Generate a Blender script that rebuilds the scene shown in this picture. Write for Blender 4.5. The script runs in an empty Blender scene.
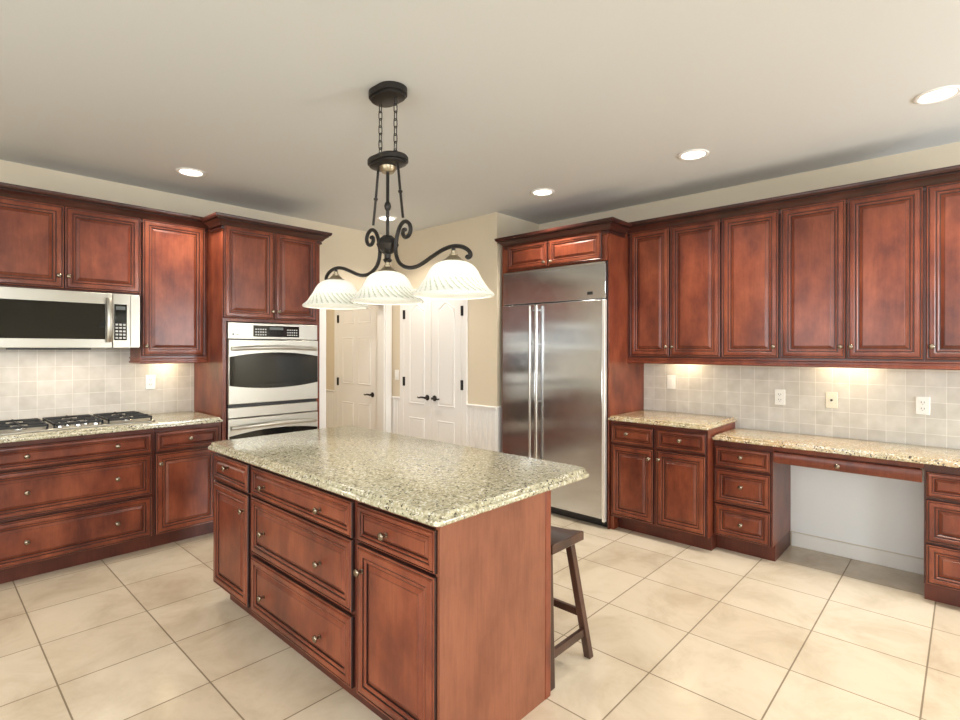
import bpy, math, random
from mathutils import Vector, Matrix
PI = math.pi
R = math.radians
SC = bpy.context.scene
COL = SC.collection
random.seed(7)

# ------------------------------------------------------------------ camera
F_PX, CY, YAW, ROLL, CAM_H = 526.62, 348.71, 42.863, 0.105, 1.4578
cam_d = bpy.data.cameras.new('camera')
cam = bpy.data.objects.new('camera', cam_d)
COL.objects.link(cam)
cam_d.sensor_fit = 'HORIZONTAL'
cam_d.sensor_width = 36.0
cam_d.lens = F_PX / 960 * 36.0
cam_d.shift_y = (CY - 360) / 960
cam_d.clip_start = 0.02
cam.location = (0, 0, CAM_H)
cam.rotation_euler = (Matrix.Rotation(R(YAW - 90), 4, 'Z') @ Matrix.Rotation(R(90), 4, 'X') @ Matrix.Rotation(R(ROLL), 4, 'Z')).to_euler()
SC.camera = cam

# ------------------------------------------------------------------ world, exposure, lights
SC.view_settings.view_transform = 'Standard'
SC.view_settings.look = 'None'
SC.view_settings.gamma = 1.0
SC.view_settings.use_curve_mapping = False
SC.view_settings.exposure = 0.26
SC.cycles.max_bounces = 8
SC.cycles.diffuse_bounces = 5
SC.cycles.glossy_bounces = 4
SC.cycles.sample_clamp_indirect = 6.0
SC.cycles.use_denoising = True
SC.cycles.caustics_reflective = False
SC.cycles.caustics_refractive = False

world = bpy.data.worlds.new('daylight')
SC.world = world
world.use_nodes = True
bg = world.node_tree.nodes['Background']
bg.inputs[0].default_value = (0.86, 0.93, 1.0, 1)
bg.inputs[1].default_value = 1.2

XE, YN, ZC = 4.46, 4.915, 2.76          # east wall, north wall, ceiling
XW, YS = -2.6, -2.6                     # the two walls behind the camera
XP, YP = 3.79, 3.30                     # pantry wall plane and its outer corner
YH = 6.50                               # end of the little hall

def light(name, kind, loc, energy, color=(1, 1, 1), rot=(0, 0, 0), **kw):
    l = bpy.data.lights.new(name, kind)
    l.energy = energy
    l.color = color
    for k, v in kw.items():
        setattr(l, k, v)
    o = bpy.data.objects.new(name, l)
    COL.objects.link(o)
    o.location = loc
    o.rotation_euler = rot
    return o

DAY = (0.90, 0.96, 1.0)
WIN_E = 54
# unseen windows invented behind the camera to light the room: west wall (two) and south wall (two): (a0, a1, z0, z1)
WIN_W = [(-1.7, 0.1, 1.0, 2.3), (0.9, 2.7, 1.0, 2.3)]
WIN_S = [(-2.1, 0.4, 1.0, 2.25), (3.2, 4.3, 1.0, 2.25)]
for a0, a1, z0, z1 in WIN_W:
    light('window_daylight', 'AREA', (XW - 0.16, (a0 + a1) / 2, (z0 + z1) / 2), WIN_E, DAY, (0, R(-90), 0),
          shape='RECTANGLE', size=z1 - z0, size_y=a1 - a0)
for a0, a1, z0, z1 in WIN_S:
    light('window_daylight', 'AREA', ((a0 + a1) / 2, YS - 0.16, (z0 + z1) / 2), WIN_E * 2.4, DAY, (R(90), 0, 0),
          shape='RECTANGLE', size=a1 - a0, size_y=z1 - z0)
light('hall_fill_light', 'AREA', (2.6, 5.7, 2.7), 15, (1, 0.91, 0.78), (0, 0, 0), shape='RECTANGLE', size=0.8, size_y=0.8)  # unseen warm fill, added to brighten the hall
WARM = (1.0, 0.91, 0.79)
SPOT_E = 78.0


# ------------------------------------------------------------------ materials
def mat(name, color=(.8, .8, .8), rough=.5, metal=0.0, spec=.5, coat=0.0):
    m = bpy.data.materials.new(name)
    m.use_nodes = True
    b = m.node_tree.nodes['Principled BSDF']
    b.inputs['Base Color'].default_value = (*color, 1)
    b.inputs['Roughness'].default_value = rough
    b.inputs['Metallic'].default_value = metal
    b.inputs['Specular IOR Level'].default_value = spec
    b.inputs['Coat Weight'].default_value = coat
    b.inputs['Coat Roughness'].default_value = .18
    return m

class NT:
    def __init__(s, m):
        s.t = m.node_tree
        s.b = s.t.nodes['Principled BSDF']
    def n(s, kind, **kw):
        nd = s.t.nodes.new(kind)
        for k, v in kw.items():
            if k.startswith('i_'):
                nd.inputs[k[2:].replace('_', ' ')].default_value = v
            else:
                setattr(nd, k, v)
        return nd
    def l(s, a, b):
        s.t.links.new(a, b)
    def ramp(s, src, stops, interp='LINEAR'):
        r = s.n('ShaderNodeValToRGB')
        r.color_ramp.interpolation = interp
        e = r.color_ramp.elements
        while len(e) < len(stops):
            e.new(.5)
        for el, (p, c) in zip(e, stops):
            el.position = p
            el.color = (*c, 1) if len(c) == 3 else c
        s.l(src, r.inputs[0])
        return r.outputs[0]
    def mix(s, fac, a, b, mode='MIX'):
        m = s.n('ShaderNodeMix', data_type='RGBA', blend_type=mode)
        for sock, v in ((m.inputs[0], fac), (m.inputs[6], a), (m.inputs[7], b)):
            if isinstance(v, (int, float)):
                sock.default_value = v
            elif isinstance(v, tuple):
                sock.default_value = (*v, 1)
            else:
                s.l(v, sock)
        return m.outputs[2]
    def coords(s, scale=(1, 1, 1), jitter=True, loc=(0, 0, 0)):
        tc = s.n('ShaderNodeTexCoord')
        mp = s.n('ShaderNodeMapping')
        mp.inputs['Scale'].default_value = scale
        mp.inputs['Location'].default_value = loc
        src = tc.outputs['Object']
        if jitter:
            oi = s.n('ShaderNodeObjectInfo')
            ad = s.n('ShaderNodeVectorMath', operation='MULTIPLY_ADD')
            s.l(oi.outputs['Random'], ad.inputs[0])
            ad.inputs[1].default_value = (7.3, 5.1, 9.7)
            s.l(src, ad.inputs[2])
            src = ad.outputs[0]
        s.l(src, mp.inputs['Vector'])
        return mp.outputs[0]
    def bump(s, h, strength=.2, dist=.002):
        b = s.n('ShaderNodeBump')
        b.inputs['Strength'].default_value = strength
        b.inputs['Distance'].default_value = dist
        s.l(h, b.inputs['Height'])
        s.l(b.outputs[0], s.b.inputs['Normal'])

def wood_mat(name, dark, mid, light_, rough=.34, coat=.25):
    m = mat(name, mid, rough, spec=.38, coat=coat)
    k = NT(m)
    n1 = k.n('ShaderNodeTexNoise', i_Scale=5.0, i_Detail=5.0, i_Roughness=.62)
    k.l(k.coords((1, 1, .55)), n1.inputs['Vector'])
    c = k.ramp(n1.outputs[0], [(.34, dark), (.5, mid), (.66, light_)])
    n2 = k.n('ShaderNodeTexNoise', i_Scale=22.0, i_Detail=6.0, i_Roughness=.7, i_Distortion=.6)
    k.l(k.coords((3.2, 3.2, .22)), n2.inputs['Vector'])
    g = k.ramp(n2.outputs[0], [(.32, (.72, .68, .66)), (.6, (1.06, 1.06, 1.06))])
    k.l(k.mix(.55, c, g, 'MULTIPLY'), k.b.inputs['Base Color'])
    k.bump(n2.outputs[0], .04, .001)
    return m

M = {}
M['wood'] = wood_mat('cherry_wood', (.100, .0210, .0110), (.180, .0415, .0190), (.255, .068, .031), .33, .16)
M['panel_wood'] = wood_mat('cherry_panel_wood', (.185, .060, .031), (.225, .077, .040), (.265, .093, .049), .42, .12)
M['glaze_gap'] = mat('glaze_and_gap_shade', (.020, .006, .0045), .4, coat=.2)  # real glaze in the grooves, painted gap shade on the outer edges
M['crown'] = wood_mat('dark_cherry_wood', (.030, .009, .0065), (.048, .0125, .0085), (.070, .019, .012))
M['face'] = wood_mat('gap_shade_face_wood', (.062, .0145, .009), (.090, .020, .012), (.125, .030, .016))  # body faces darkened to stand in for shade in the door gaps
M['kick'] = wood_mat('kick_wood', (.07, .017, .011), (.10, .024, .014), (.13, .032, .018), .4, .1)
M['stool'] = wood_mat('walnut_wood', (.035, .016, .011), (.055, .024, .016), (.085, .036, .022), .3, .3)
M['inside'] = mat('cabinet_inside', (.04, .012, .008), .8)
M['nickel'] = mat('aged_nickel', (.28, .225, .17), .26, 1.0)
M['bronze'] = mat('dark_bronze', (.030, .026, .023), .42, .6)
M['brass'] = mat('antique_brass', (.36, .30, .20), .38, .9)
M['iron'] = mat('cast_iron', (.018, .018, .019), .55)
M['black'] = mat('black_plastic', (.012, .012, .013), .3)
M['blackglass'] = mat('black_glass', (.010, .011, .010), .06, spec=.45)
M['white'] = mat('white_paint', (.83, .82, .80), .38)
M['plate'] = mat('white_plastic', (.85, .84, .80), .3)
M['almond'] = mat('almond_plastic', (.76, .71, .57), .35)
M['slot'] = mat('outlet_slot', (.05, .05, .05), .5)
M['wall'] = mat('beige_wall_paint', (.68, .595, .455), .75)
M['nook'] = mat('grey_wall_paint', (.84, .87, .89), .75)
M['ceiling'] = mat('ceiling_paint', (.625, .64, .635), .85)
M['button'] = mat('pale_button', (.55, .56, .55), .4)

def steel(name, col, rough, sc=(1.2, 1.2, 240), bump=.03):
    m = mat(name, col, rough, 1.0)
    k = NT(m)
    n = k.n('ShaderNodeTexNoise', i_Scale=4.0, i_Detail=3.0)
    k.l(k.coords(sc), n.inputs['Vector'])
    mr = k.n('ShaderNodeMapRange')
    mr.inputs['To Min'].default_value = rough - .05
    mr.inputs['To Max'].default_value = rough + .06
    k.l(n.outputs[0], mr.inputs[0])
    k.l(mr.outputs[0], k.b.inputs['Roughness'])
    if bump:
        k.bump(n.outputs[0], bump, .0006)
    return m
M['polished'] = mat('polished_trim', (.92, .91, .88), .42, .7)  # pale rough base stands in for the window reflected in the strip
M['steel'] = steel('brushed_steel', (.60, .59, .57), .24)
M['fridge_steel'] = steel('fridge_steel', (.62, .635, .66), .15, (2, 2, 3), 0)
_k = NT(M['fridge_steel'])
_k.b.inputs['Anisotropic'].default_value = .92
_tg = _k.n('ShaderNodeCombineXYZ', i_Y=1.0)
_k.l(_tg.outputs[0], _k.b.inputs['Tangent'])
M['steel_pale'] = steel('pale_steel', (.46, .44, .385), .34)

def emissive(name, col, strength, base=(.9, .9, .88), rough=.35):
    m = mat(name, base, rough)
    b = m.node_tree.nodes['Principled BSDF']
    b.inputs['Emission Color'].default_value = (*col, 1)
    b.inputs['Emission Strength'].default_value = strength
    return m
M['lens'] = emissive('lamp_lens', (1, .95, .86), 4.0)
def glass_shade(name, c1, c2):
    m = bpy.data.materials.new(name)
    m.use_nodes = True
    k = NT(m)
    b = k.b
    b.inputs['Base Color'].default_value = c1
    b.inputs['Roughness'].default_value = .3
    tr = k.n('ShaderNodeBsdfTranslucent')
    tr.inputs[0].default_value = c2
    mx = k.n('ShaderNodeMixShader')
    mx.inputs[0].default_value = .5
    k.l(b.outputs[0], mx.inputs[1]); k.l(tr.outputs[0], mx.inputs[2])
    k.l(mx.outputs[0], k.t.nodes['Material Output'].inputs[0])
    return m
M['shade'] = glass_shade('alabaster_glass', (.90, .91, .87, 1), (.96, .96, .93, 1))
M['shade_rib'] = glass_shade('alabaster_rib_glass', (.60, .64, .54, 1), (.50, .54, .45, 1))
M['display'] = emissive('display', (.5, .55, .5), .10, (.05, .055, .05))

# granite
def granite(name, tint, amt=.5):
    m = mat(name, (.5, .45, .34), .16, coat=.25)
    k = NT(m)
    v = k.coords(jitter=False)
    n1 = k.n('ShaderNodeTexNoise', i_Scale=62.0, i_Detail=6.0, i_Roughness=.7, i_Distortion=.6)
    k.l(v, n1.inputs['Vector'])
    c = k.ramp(n1.outputs[0], [(.30, (.13, .11, .07)), (.40, (.27, .24, .15)), (.50, (.42, .385, .255)), (.61, (.60, .555, .41)), (.72, (.42, .32, .19))])
    n0 = k.n('ShaderNodeTexNoise', i_Scale=5.0, i_Detail=4.0)
    k.l(v, n0.inputs['Vector'])
    c = k.mix(k.ramp(n0.outputs[0], [(.62 - .45 * amt, (0, 0, 0)), (.78 - .2 * amt, (amt, amt, amt))]), c, tint)
    vo = k.n('ShaderNodeTexVoronoi', i_Scale=150.0)
    k.l(v, vo.inputs['Vector'])
    n3 = k.n('ShaderNodeTexNoise', i_Scale=24.0, i_Detail=3.0, i_Roughness=.6)
    k.l(v, n3.inputs['Vector'])
    cell = k.n('ShaderNodeSeparateColor')
    k.l(vo.outputs['Color'], cell.inputs[0])
    fl = k.ramp(cell.outputs[0], [(.80, (0, 0, 0)), (.82, (1, 1, 1))], 'CONSTANT')
    blotch = k.ramp(n3.outputs[0], [(.42, (0, 0, 0)), (.56, (1, 1, 1))])
    f = k.mix(1.0, fl, blotch, 'MULTIPLY')
    c = k.mix(f, c, (.045, .035, .028))
    fl2 = k.ramp(cell.outputs[1], [(.88, (0, 0, 0)), (.9, (.7, .7, .7))], 'CONSTANT')
    c = k.mix(fl2, c, (.80, .77, .69))
    k.l(c, k.b.inputs['Base Color'])
    return m
M['granite'] = granite('beige_granite', (.42, .41, .29))
M['granite_warm'] = granite('warm_beige_granite', (.47, .31, .15), .75)

# floor tile
def tile_floor():
    m = mat('cream_floor_tile', (.6, .52, .4), .22, spec=.45)
    k = NT(m)
    v = k.coords(jitter=False, loc=(-.4287, -.5956, 0))
    br = k.n('ShaderNodeTexBrick', offset=0.0, squash=1.0)
    for nm, val in (('Scale', 1.0), ('Mortar Size', .0034), ('Mortar Smooth', .1), ('Bias', 0.0), ('Brick Width', .4572), ('Row Height', .4572)):
        br.inputs[nm].default_value = val
    br.inputs['Color1'].default_value = (.575, .49, .375, 1)
    br.inputs['Color2'].default_value = (.64, .56, .44, 1)
    br.inputs['Mortar'].default_value = (.22, .17, .11, 1)
    k.l(v, br.inputs['Vector'])
    n = k.n('ShaderNodeTexNoise', i_Scale=2.6, i_Detail=7.0, i_Roughness=.65, i_Distortion=.5)
    k.l(v, n.inputs['Vector'])
    mo = k.ramp(n.outputs[0], [(.3, (.80, .76, .70)), (.55, (1, .99, .97)), (.75, (1.06, 1.06, 1.06))])
    k.l(k.mix(1.0, br.outputs[0], mo, 'MULTIPLY'), k.b.inputs['Base Color'])
    inv = k.n('ShaderNodeMath', operation='SUBTRACT')
    inv.inputs[0].default_value = 1.0
    k.l(br.outputs['Fac'], inv.inputs[1])
    k.bump(inv.outputs[0], .5, .003)
    rr = k.n('ShaderNodeMapRange')
    rr.inputs['To Min'].default_value = .2
    rr.inputs['To Max'].default_value = .7
    k.l(br.outputs['Fac'], rr.inputs[0])
    k.l(rr.outputs[0], k.b.inputs['Roughness'])
    return m
M['floor'] = tile_floor()

# tumbled stone backsplash: in plan coordinates (along the wall, height)
def tile_wall(name, axis):
    m = mat(name, (.6, .57, .5), .5)
    k = NT(m)
    tc = k.n('ShaderNodeTexCoord')
    sp = k.n('ShaderNodeSeparateXYZ')
    k.l(tc.outputs['Object'], sp.inputs[0])
    cb = k.n('ShaderNodeCombineXYZ')
    k.l(sp.outputs[axis], cb.inputs[0])
    k.l(sp.outputs[2], cb.inputs[1])
    br = k.n('ShaderNodeTexBrick', offset=0.0, squash=1.0)
    for nm, val in (('Scale', 1.0), ('Mortar Size', .0024), ('Mortar Smooth', .3), ('Bias', 0.0), ('Brick Width', .1016), ('Row Height', .1016)):
        br.inputs[nm].default_value = val
    br.inputs['Color1'].default_value = (.56, .53, .48, 1)
    br.inputs['Color2'].default_value = (.64, .61, .56, 1)
    br.inputs['Mortar'].default_value = (.74, .71, .66, 1)
    k.l(cb.outputs[0], br.inputs['Vector'])
    n = k.n('ShaderNodeTexNoise', i_Scale=14.0, i_Detail=5.0)
    k.l(tc.outputs['Object'], n.inputs['Vector'])
    mo = k.ramp(n.outputs[0], [(.3, (.9, .89, .87)), (.7, (1.05, 1.05, 1.05))])
    k.l(k.mix(1.0, br.outputs[0], mo, 'MULTIPLY'), k.b.inputs['Base Color'])
    inv = k.n('ShaderNodeMath', operation='SUBTRACT')
    inv.inputs[0].default_value = 1.0
    k.l(br.outputs['Fac'], inv.inputs[1])
    k.bump(inv.outputs[0], .35, .002)
    return m
M['tile_e'] = tile_wall('stone_tile_east', 1)
M['tile_n'] = tile_wall('stone_tile_north', 0)

# ------------------------------------------------------------------ mesh building
class MB:
    def __init__(s):
        s.v, s.f, s.m = [], [], []
    def add(s, verts, faces, mi=0):
        o = len(s.v)
        s.v += [tuple(p) for p in verts]
        for f in faces:
            s.f.append(tuple(i + o for i in f))
            s.m.append(mi)
        return s
    def box(s, x0, y0, z0, x1, y1, z1, mi=0):
        return s.add([(x0, y0, z0), (x1, y0, z0), (x1, y1, z0), (x0, y1, z0), (x0, y0, z1), (x1, y0, z1), (x1, y1, z1), (x0, y1, z1)],
                     [(0, 3, 2, 1), (4, 5, 6, 7), (0, 1, 5, 4), (1, 2, 6, 5), (2, 3, 7, 6), (3, 0, 4, 7)], mi)
    def loft(s, rings, mis=None, cap0=True, cap1=True, closed=True):
        n = len(rings[0])
        o = len(s.v)
        for r in rings:
            s.v += [tuple(p) for p in r]
        for i in range(len(rings) - 1):
            for j in range(n if closed else n - 1):
                a, b = o + i * n + j, o + i * n + (j + 1) % n
                s.f.append((a, b, b + n, a + n))
                s.m.append(mis[i] if mis else 0)
        if cap0:
            s.f.append(tuple(o + j for j in reversed(range(n)))); s.m.append(mis[0] if mis else 0)
        if cap1:
            s.f.append(tuple(o + (len(rings) - 1) * n + j for j in range(n))); s.m.append(mis[-1] if mis else 0)
        return s
    def lathe(s, prof, c=(0, 0, 0), axis='z', seg=20, mi=0):
        rings = []
        for r, h in prof:
            ring = []
            for j in range(seg):
                a = 2 * PI * j / seg
                p = (r * math.cos(a), r * math.sin(a), h)
                if axis == 'y':       # axis towards -y
                    p = (p[0], -h, p[1])
                ring.append((c[0] + p[0], c[1] + p[1], c[2] + p[2]))
            rings.append(ring)
        return s.loft(rings, [mi] * len(rings))
    def tube(s, pts, r, seg=10, mi=0, closed=False):
        pts = [Vector(p) for p in pts]
        n = len(pts)
        rr = r if isinstance(r, (list, tuple)) else [r] * n
        rings = []
        up = None
        for i, p in enumerate(pts):
            if closed:
                t = pts[(i + 1) % n] - pts[i - 1]
            else:
                t = pts[min(i + 1, n - 1)] - pts[max(i - 1, 0)]
            t.normalize()
            if up is None:
                up = Vector((0, 0, 1)) if abs(t.z) < .9 else Vector((1, 0, 0))
            a = (up - t * up.dot(t)).normalized()
            up = a
            b = t.cross(a)
            rings.append([p + (a * math.cos(2 * PI * j / seg) + b * math.sin(2 * PI * j / seg)) * rr[i] for j in range(seg)])
        if closed:
            rings.append(rings[0])
        return s.loft(rings, [mi] * len(rings), not closed, not closed)
    def sweep(s, prof, path, mi=0, dark=()):
        """prof: closed list of (out, z); path: 2-D points; out is to the right of travel; mitred."""
        n = len(path)
        rings = []
        for i in range(n):
            P = Vector(path[i])
            ns = []
            if i > 0:
                d = (P - Vector(path[i - 1])).normalized(); ns.append(Vector((d.y, -d.x)))
            if i < n - 1:
                d = (Vector(path[i + 1]) - P).normalized(); ns.append(Vector((d.y, -d.x)))
            if len(ns) == 2:
                mt = (ns[0] + ns[1]); mt = mt / (1 + ns[0].dot(ns[1]))
            else:
                mt = ns[0]
            rings.append([(P.x + mt.x * o, P.y + mt.y * o, z) for o, z in prof])
        f0 = len(s.f)
        s.loft(rings, [mi] * n)
        k = len(prof)
        for q in range((n - 1) * k):
            if q % k in dark:
                s.m[f0 + q] = 1
        return s
    def xf(s, mtx):
        s.v = [tuple(mtx @ Vector(p)) for p in s.v]
        return s
    def mesh(s, name, mats, sharp=32):
        me = bpy.data.meshes.new(name)
        me.from_pydata(s.v, [], s.f)
        for m in (mats if isinstance(mats, (list, tuple)) else [mats]):
            me.materials.append(M[m])
        for p, i in zip(me.polygons, s.m):
            p.material_index = i
        import bmesh
        bm = bmesh.new(); bm.from_mesh(me)
        bmesh.ops.recalc_face_normals(bm, faces=bm.faces)
        bm.to_mesh(me); bm.free()
        me.shade_smooth()
        me.set_sharp_from_angle(angle=R(sharp))
        return me

def link(name, me, parent=None, loc=(0, 0, 0), rot=(0, 0, 0)):
    o = bpy.data.objects.new(name, me)
    COL.objects.link(o)
    o.parent = parent
    o.location = loc
    o.rotation_euler = rot
    return o
def part(name, mb, mats, parent=None, loc=(0, 0, 0), bevel=0, sharp=32, label=None):
    o = link(name, mb.mesh(name, mats, sharp), parent, loc)
    if bevel:
        b = o.modifiers.new('edge', 'BEVEL')
        b.width = bevel; b.segments = 2; b.limit_method = 'ANGLE'
    if label:
        o['label'] = label
    return o
def thing(name, label, cat, loc=(0, 0, 0), rz=0, group=None):
    o = bpy.data.objects.new(name, None)
    COL.objects.link(o)
    o.location = loc
    o.rotation_euler = (0, 0, R(rz))
    o.empty_display_size = .1
    return tag(o, label, cat, group)
def tag(o, label, cat, group=None):
    o['label'] = label; o['category'] = cat
    if group: o['group'] = group
    return o
def struct(name, mb, mats, bevel=0):
    o = part(name, mb, mats, None, bevel=bevel)
    o['kind'] = 'structure'
    return o

def bx(*a):
    return MB().box(*a)

# ------------------------------------------------------------------ room shell
T = .12
struct('floor', bx(XW - T, YS - T, -.06, XE + T, YH + T, 0), 'floor')
struct('ceiling', bx(XW - T, YS - T, ZC, XE + T, YH + T, ZC + .1), 'ceiling')
struct('wall_east', bx(XE, YS - T, 0, XE + T, YP, ZC), 'wall')
# north wall with the cased opening (x 2.92..3.69, up to z 2.06)
OX0, OX1, OZ = 2.92, 3.69, 1.97
wn = MB()
wn.box(XW - T, YN, 0, OX0, YN + T, ZC); wn.box(OX1, YN, 0, XP, YN + T, ZC); wn.box(OX0, YN, OZ, OX1, YN + T, ZC)
struct('wall_north', wn, 'wall')
# pantry block: its face is x = XP, its south return is y = YP
struct('wall_pantry', bx(XP, YP, 0, XE + T, YH + T, ZC), 'wall')
# hall
struct('wall_hall_end', bx(1.9, YH, 0, XP, YH + T, ZC), 'wall')
struct('wall_hall_west', bx(1.9 - T, YN + T, 0, 1.9, YH + T, ZC), 'wall')
def wall_with_holes(name, axis, pos, a0, a1, holes):
    mb = MB()
    def b(u0, u1, z0, z1):
        if u1 - u0 < 1e-4 or z1 - z0 < 1e-4: return
        if axis == 'x': mb.box(pos - T, u0, z0, pos, u1, z1)
        else: mb.box(u0, pos - T, z0, u1, pos, z1)
    u = a0
    for h0, h1, z0, z1 in holes:
        b(u, h0, 0, ZC); b(h0, h1, 0, z0); b(h0, h1, z1, ZC); u = h1
    b(u, a1, 0, ZC)
    return struct(name, mb, 'wall')
wall_with_holes('wall_west', 'x', XW, YS, YN, WIN_W)
wall_with_holes('wall_south', 'y', YS, XW - T, XE, WIN_S)
wi = 0
for axis, pos, lst in (('x', XW, WIN_W), ('y', YS, WIN_S)):
    for a0, a1, z0, z1 in lst:
        wi += 1
        mb = MB()
        def fb(u0, u1, za, zb):
            if axis == 'x': mb.box(pos - T, u0, za, pos + .02, u1, zb)
            else: mb.box(u0, pos - T, za, u1, pos + .02, zb)
        w = .07
        fb(a0, a0 + w, z0, z1); fb(a1 - w, a1, z0, z1); fb(a0 + w, a1 - w, z0, z0 + w); fb(a0 + w, a1 - w, z1 - w, z1)
        c = (a0 + a1) / 2
        fb(c - .03, c + .03, z0 + w, z1 - w)
        struct('window_%d' % wi, mb, 'white')  # invented window frame, placed for the light and its reflections

# trims
ti = 0
def trim(mb, bevel=.003, mats='white'):
    global ti
    ti += 1
    return struct('trim_%d' % ti, mb, mats, bevel)
# casing of the opening (room side)
trim(bx(OX0 - .085, YN - .018, 0, OX0, YN, OZ + .065).box(OX1, YN - .018, 0, OX1 + .085, YN, OZ + .065).box(OX0, YN - .018, OZ, OX1, YN, OZ + .065))
trim(bx(OX0, YN, 0, OX0 + .015, YN + T, OZ).box(OX1 - .015, YN, 0, OX1, YN + T, OZ).box(OX0 + .015, YN, OZ - .015, OX1 - .015, YN + T, OZ), 0)
RAIL = .90
def rail_prof(z):
    return [(0, z - .035), (.010, z - .035), (.012, z - .018), (.022, z - .010), (.024, z), (.018, z + .006), (0, z + .006)]
def wains(y0, y1, kind='bead'):
    """white wainscot with beads below a chair rail, on the pantry wall plane x = XP between y1 > y0"""
    mb = MB()
    n = max(1, round((y1 - y0) / .055))
    pts = []
    st = (y1 - y0) / n
    for i in range(n):
        a = y1 - i * st
        pts += [(XP - .010, a), (XP - .010, a - st + .008), (XP - .004, a - st + .004)]
    pts += [(XP - .010, y0)]
    ring0 = [(x, y, .11) for x, y in pts] + [(XP, y0, .11), (XP, y1, .11)]
    ring1 = [(x, y, RAIL - .03) for x, y, _ in ring0]
    mb.loft([ring0, ring1])
    trim(mb, 0)
    m2 = MB().sweep([(o, z) for o, z in rail_prof(RAIL)], [(XP, y1), (XP, y0)])
    trim(m2, 0)
    trim(bx(XP - .014, y0, 0, XP, y1, .11))
wains(YP, 3.683)
wains(4.745, 4.89)
wains(6.12, 6.49)
# the return beside the fridge carries the same rail and white wainscot
trim(bx(XP, YP - .010, 0, XP + .55, YP, RAIL - .03))
trim(MB().sweep(rail_prof(RAIL), [(XP, YP), (XP + .55, YP)]), 0)
# pantry double door casing
PY0, PY1 = 3.752, 4.677
trim(bx(XP - .018, PY1, 0, XP, PY1 + .07, 2.115).box(XP - .018, PY0 - .07, 0, XP, PY0, 2.115).box(XP - .018, PY0, 2.045, XP, PY1, 2.115))
HY0, HY1 = 5.195, 6.03
trim(bx(XP - .018, HY1, 0, XP, HY1 + .085, 2.13).box(XP - .018, HY0 - .085, 0, XP, HY0, 2.13).box(XP - .018, HY0, 2.045, XP, HY1, 2.13))
def baseboard(name, mb):
    return struct(name, mb, 'white', .003)
baseboard('baseboard_east', bx(XE - .014, .20, 0, XE, .965, .100))
baseboard('baseboard_south', bx(.9, YS, 0, XE, YS + .014, .105))
baseboard('baseboard_north', bx(XW, YN - .014, 0, .25, YN, .105))
# grey wall panel of the kneehole below the desk
struct('wall_kneehole', bx(XE - .006, .185, .105, XE, .99, .80), 'nook')
# backsplashes
struct('wall_backsplash_east', bx(XE - .012, -.6, .80, XE, 2.129, 1.40), 'tile_e')
struct('wall_backsplash_north', bx(.0, YN - .012, .88, 1.655, YN, 1.46), 'tile_n')

# ------------------------------------------------------------------ interior doors
def inset_poly(pts, d):
    n = len(pts); out = []
    for i in range(n):
        p, q, r = Vector(pts[i - 1]), Vector(pts[i]), Vector(pts[(i + 1) % n])
        d1 = (q - p).normalized(); d2 = (r - q).normalized()
        n1 = Vector((-d1.y, d1.x)); n2 = Vector((-d2.y, d2.x))
        m = (n1 + n2) / max(.3, 1 + n1.dot(n2))
        out.append((q.x + m.x * d, q.y + m.y * d))
    return out
def panel_mould(mb, pts, y=-.0):
    """a raised moulding and field along a counter-clockwise outline (x, z) on the face y"""
    prof = [(0, 0), (.004, -.006), (.010, -.007), (.016, -.002), (.020, -.001), (.034, -.006), (.036, -.006)]
    mb.loft([[(p[0], y + dy, p[1]) for p in inset_poly(pts, d)] for d, dy in prof], cap0=False)
def rectp(x0, z0, x1, z1):
    return [(x0, z0), (x1, z0), (x1, z1), (x0, z1)]
def archp(x0, z0, x1, zs, rise):
    pts = [(x0, z0), (x1, z0), (x1, zs)]
    w = x1 - x0
    for i in range(1, 22):
        t = i / 22
        x = x1 - w * t
        k = .5 - .5 * math.cos(2 * PI * min(1, max(0, (t - .04) / .92)))
        pts.append((x, zs + rise * k))
    pts.append((x0, zs))
    return pts
def lever(parent, x, z, dirx, name='door_handle'):
    mb = MB().lathe([(0.001, 0), (.031, 0), (.031, .006), (.026, .010), (.013, .012), (.012, .045), (.001, .047)], axis='y', seg=20)
    pts = [(0, -.042, 0), (dirx * .03, -.046, .004), (dirx * .06, -.047, .004), (dirx * .09, -.046, -.004), (dirx * .115, -.044, .002)]
    mb.tube(pts, [.010, .010, .009, .008, .007], 8)
    return part(name, mb, 'bronze', parent, (x, 0, z))
def hinges(parent, x, zs):
    for z in zs:
        part('hinge', MB().lathe([(.001, 0), (.008, 0), (.009, .1), (.001, .1)], (0, -.020, -.05), seg=10).box(-.003, -.018, -.05, .022, -.011, .05), 'bronze', parent, (x, 0, z))
def door(n, y_left, y_right, panels, lev, hx, hz, knob_only=False):
    w = y_left - y_right - .006
    o = bpy.data.objects.new('door_%d' % n, None)
    COL.objects.link(o)
    o.location = (XP - .004, y_left - .003, 0)
    o.rotation_euler = (0, 0, R(-90))
    o['kind'] = 'structure'
    mb = MB().box(0, -.012, .012, w, .004, 2.04)
    for p in panels(w):
        panel_mould(mb, p, -.012)
    part('door_panel', mb, 'white', o)
    h = bpy.data.objects.new('hardware', None)
    lv = lever(o, lev[0] if lev[0] > 0 else w + lev[0], lev[1], lev[2])
    lv.location.y = -.012
    bpy.data.objects.remove(h)
    hinges(o, hx if hx >= 0 else w + .003, hz)
    return o
def arch_panels(w):
    return [rectp(.10, .22, w - .10, .70), archp(.10, .85, w - .10, 1.885, .062)]
door(1, 4.677, 4.2145, arch_panels, (-.055, .93, -1), 0, (.30, 1.09, 1.84))
door(2, 4.2145, 3.752, arch_panels, (.055, .93, 1), -1, (.30, 1.09, 1.84))
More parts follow.
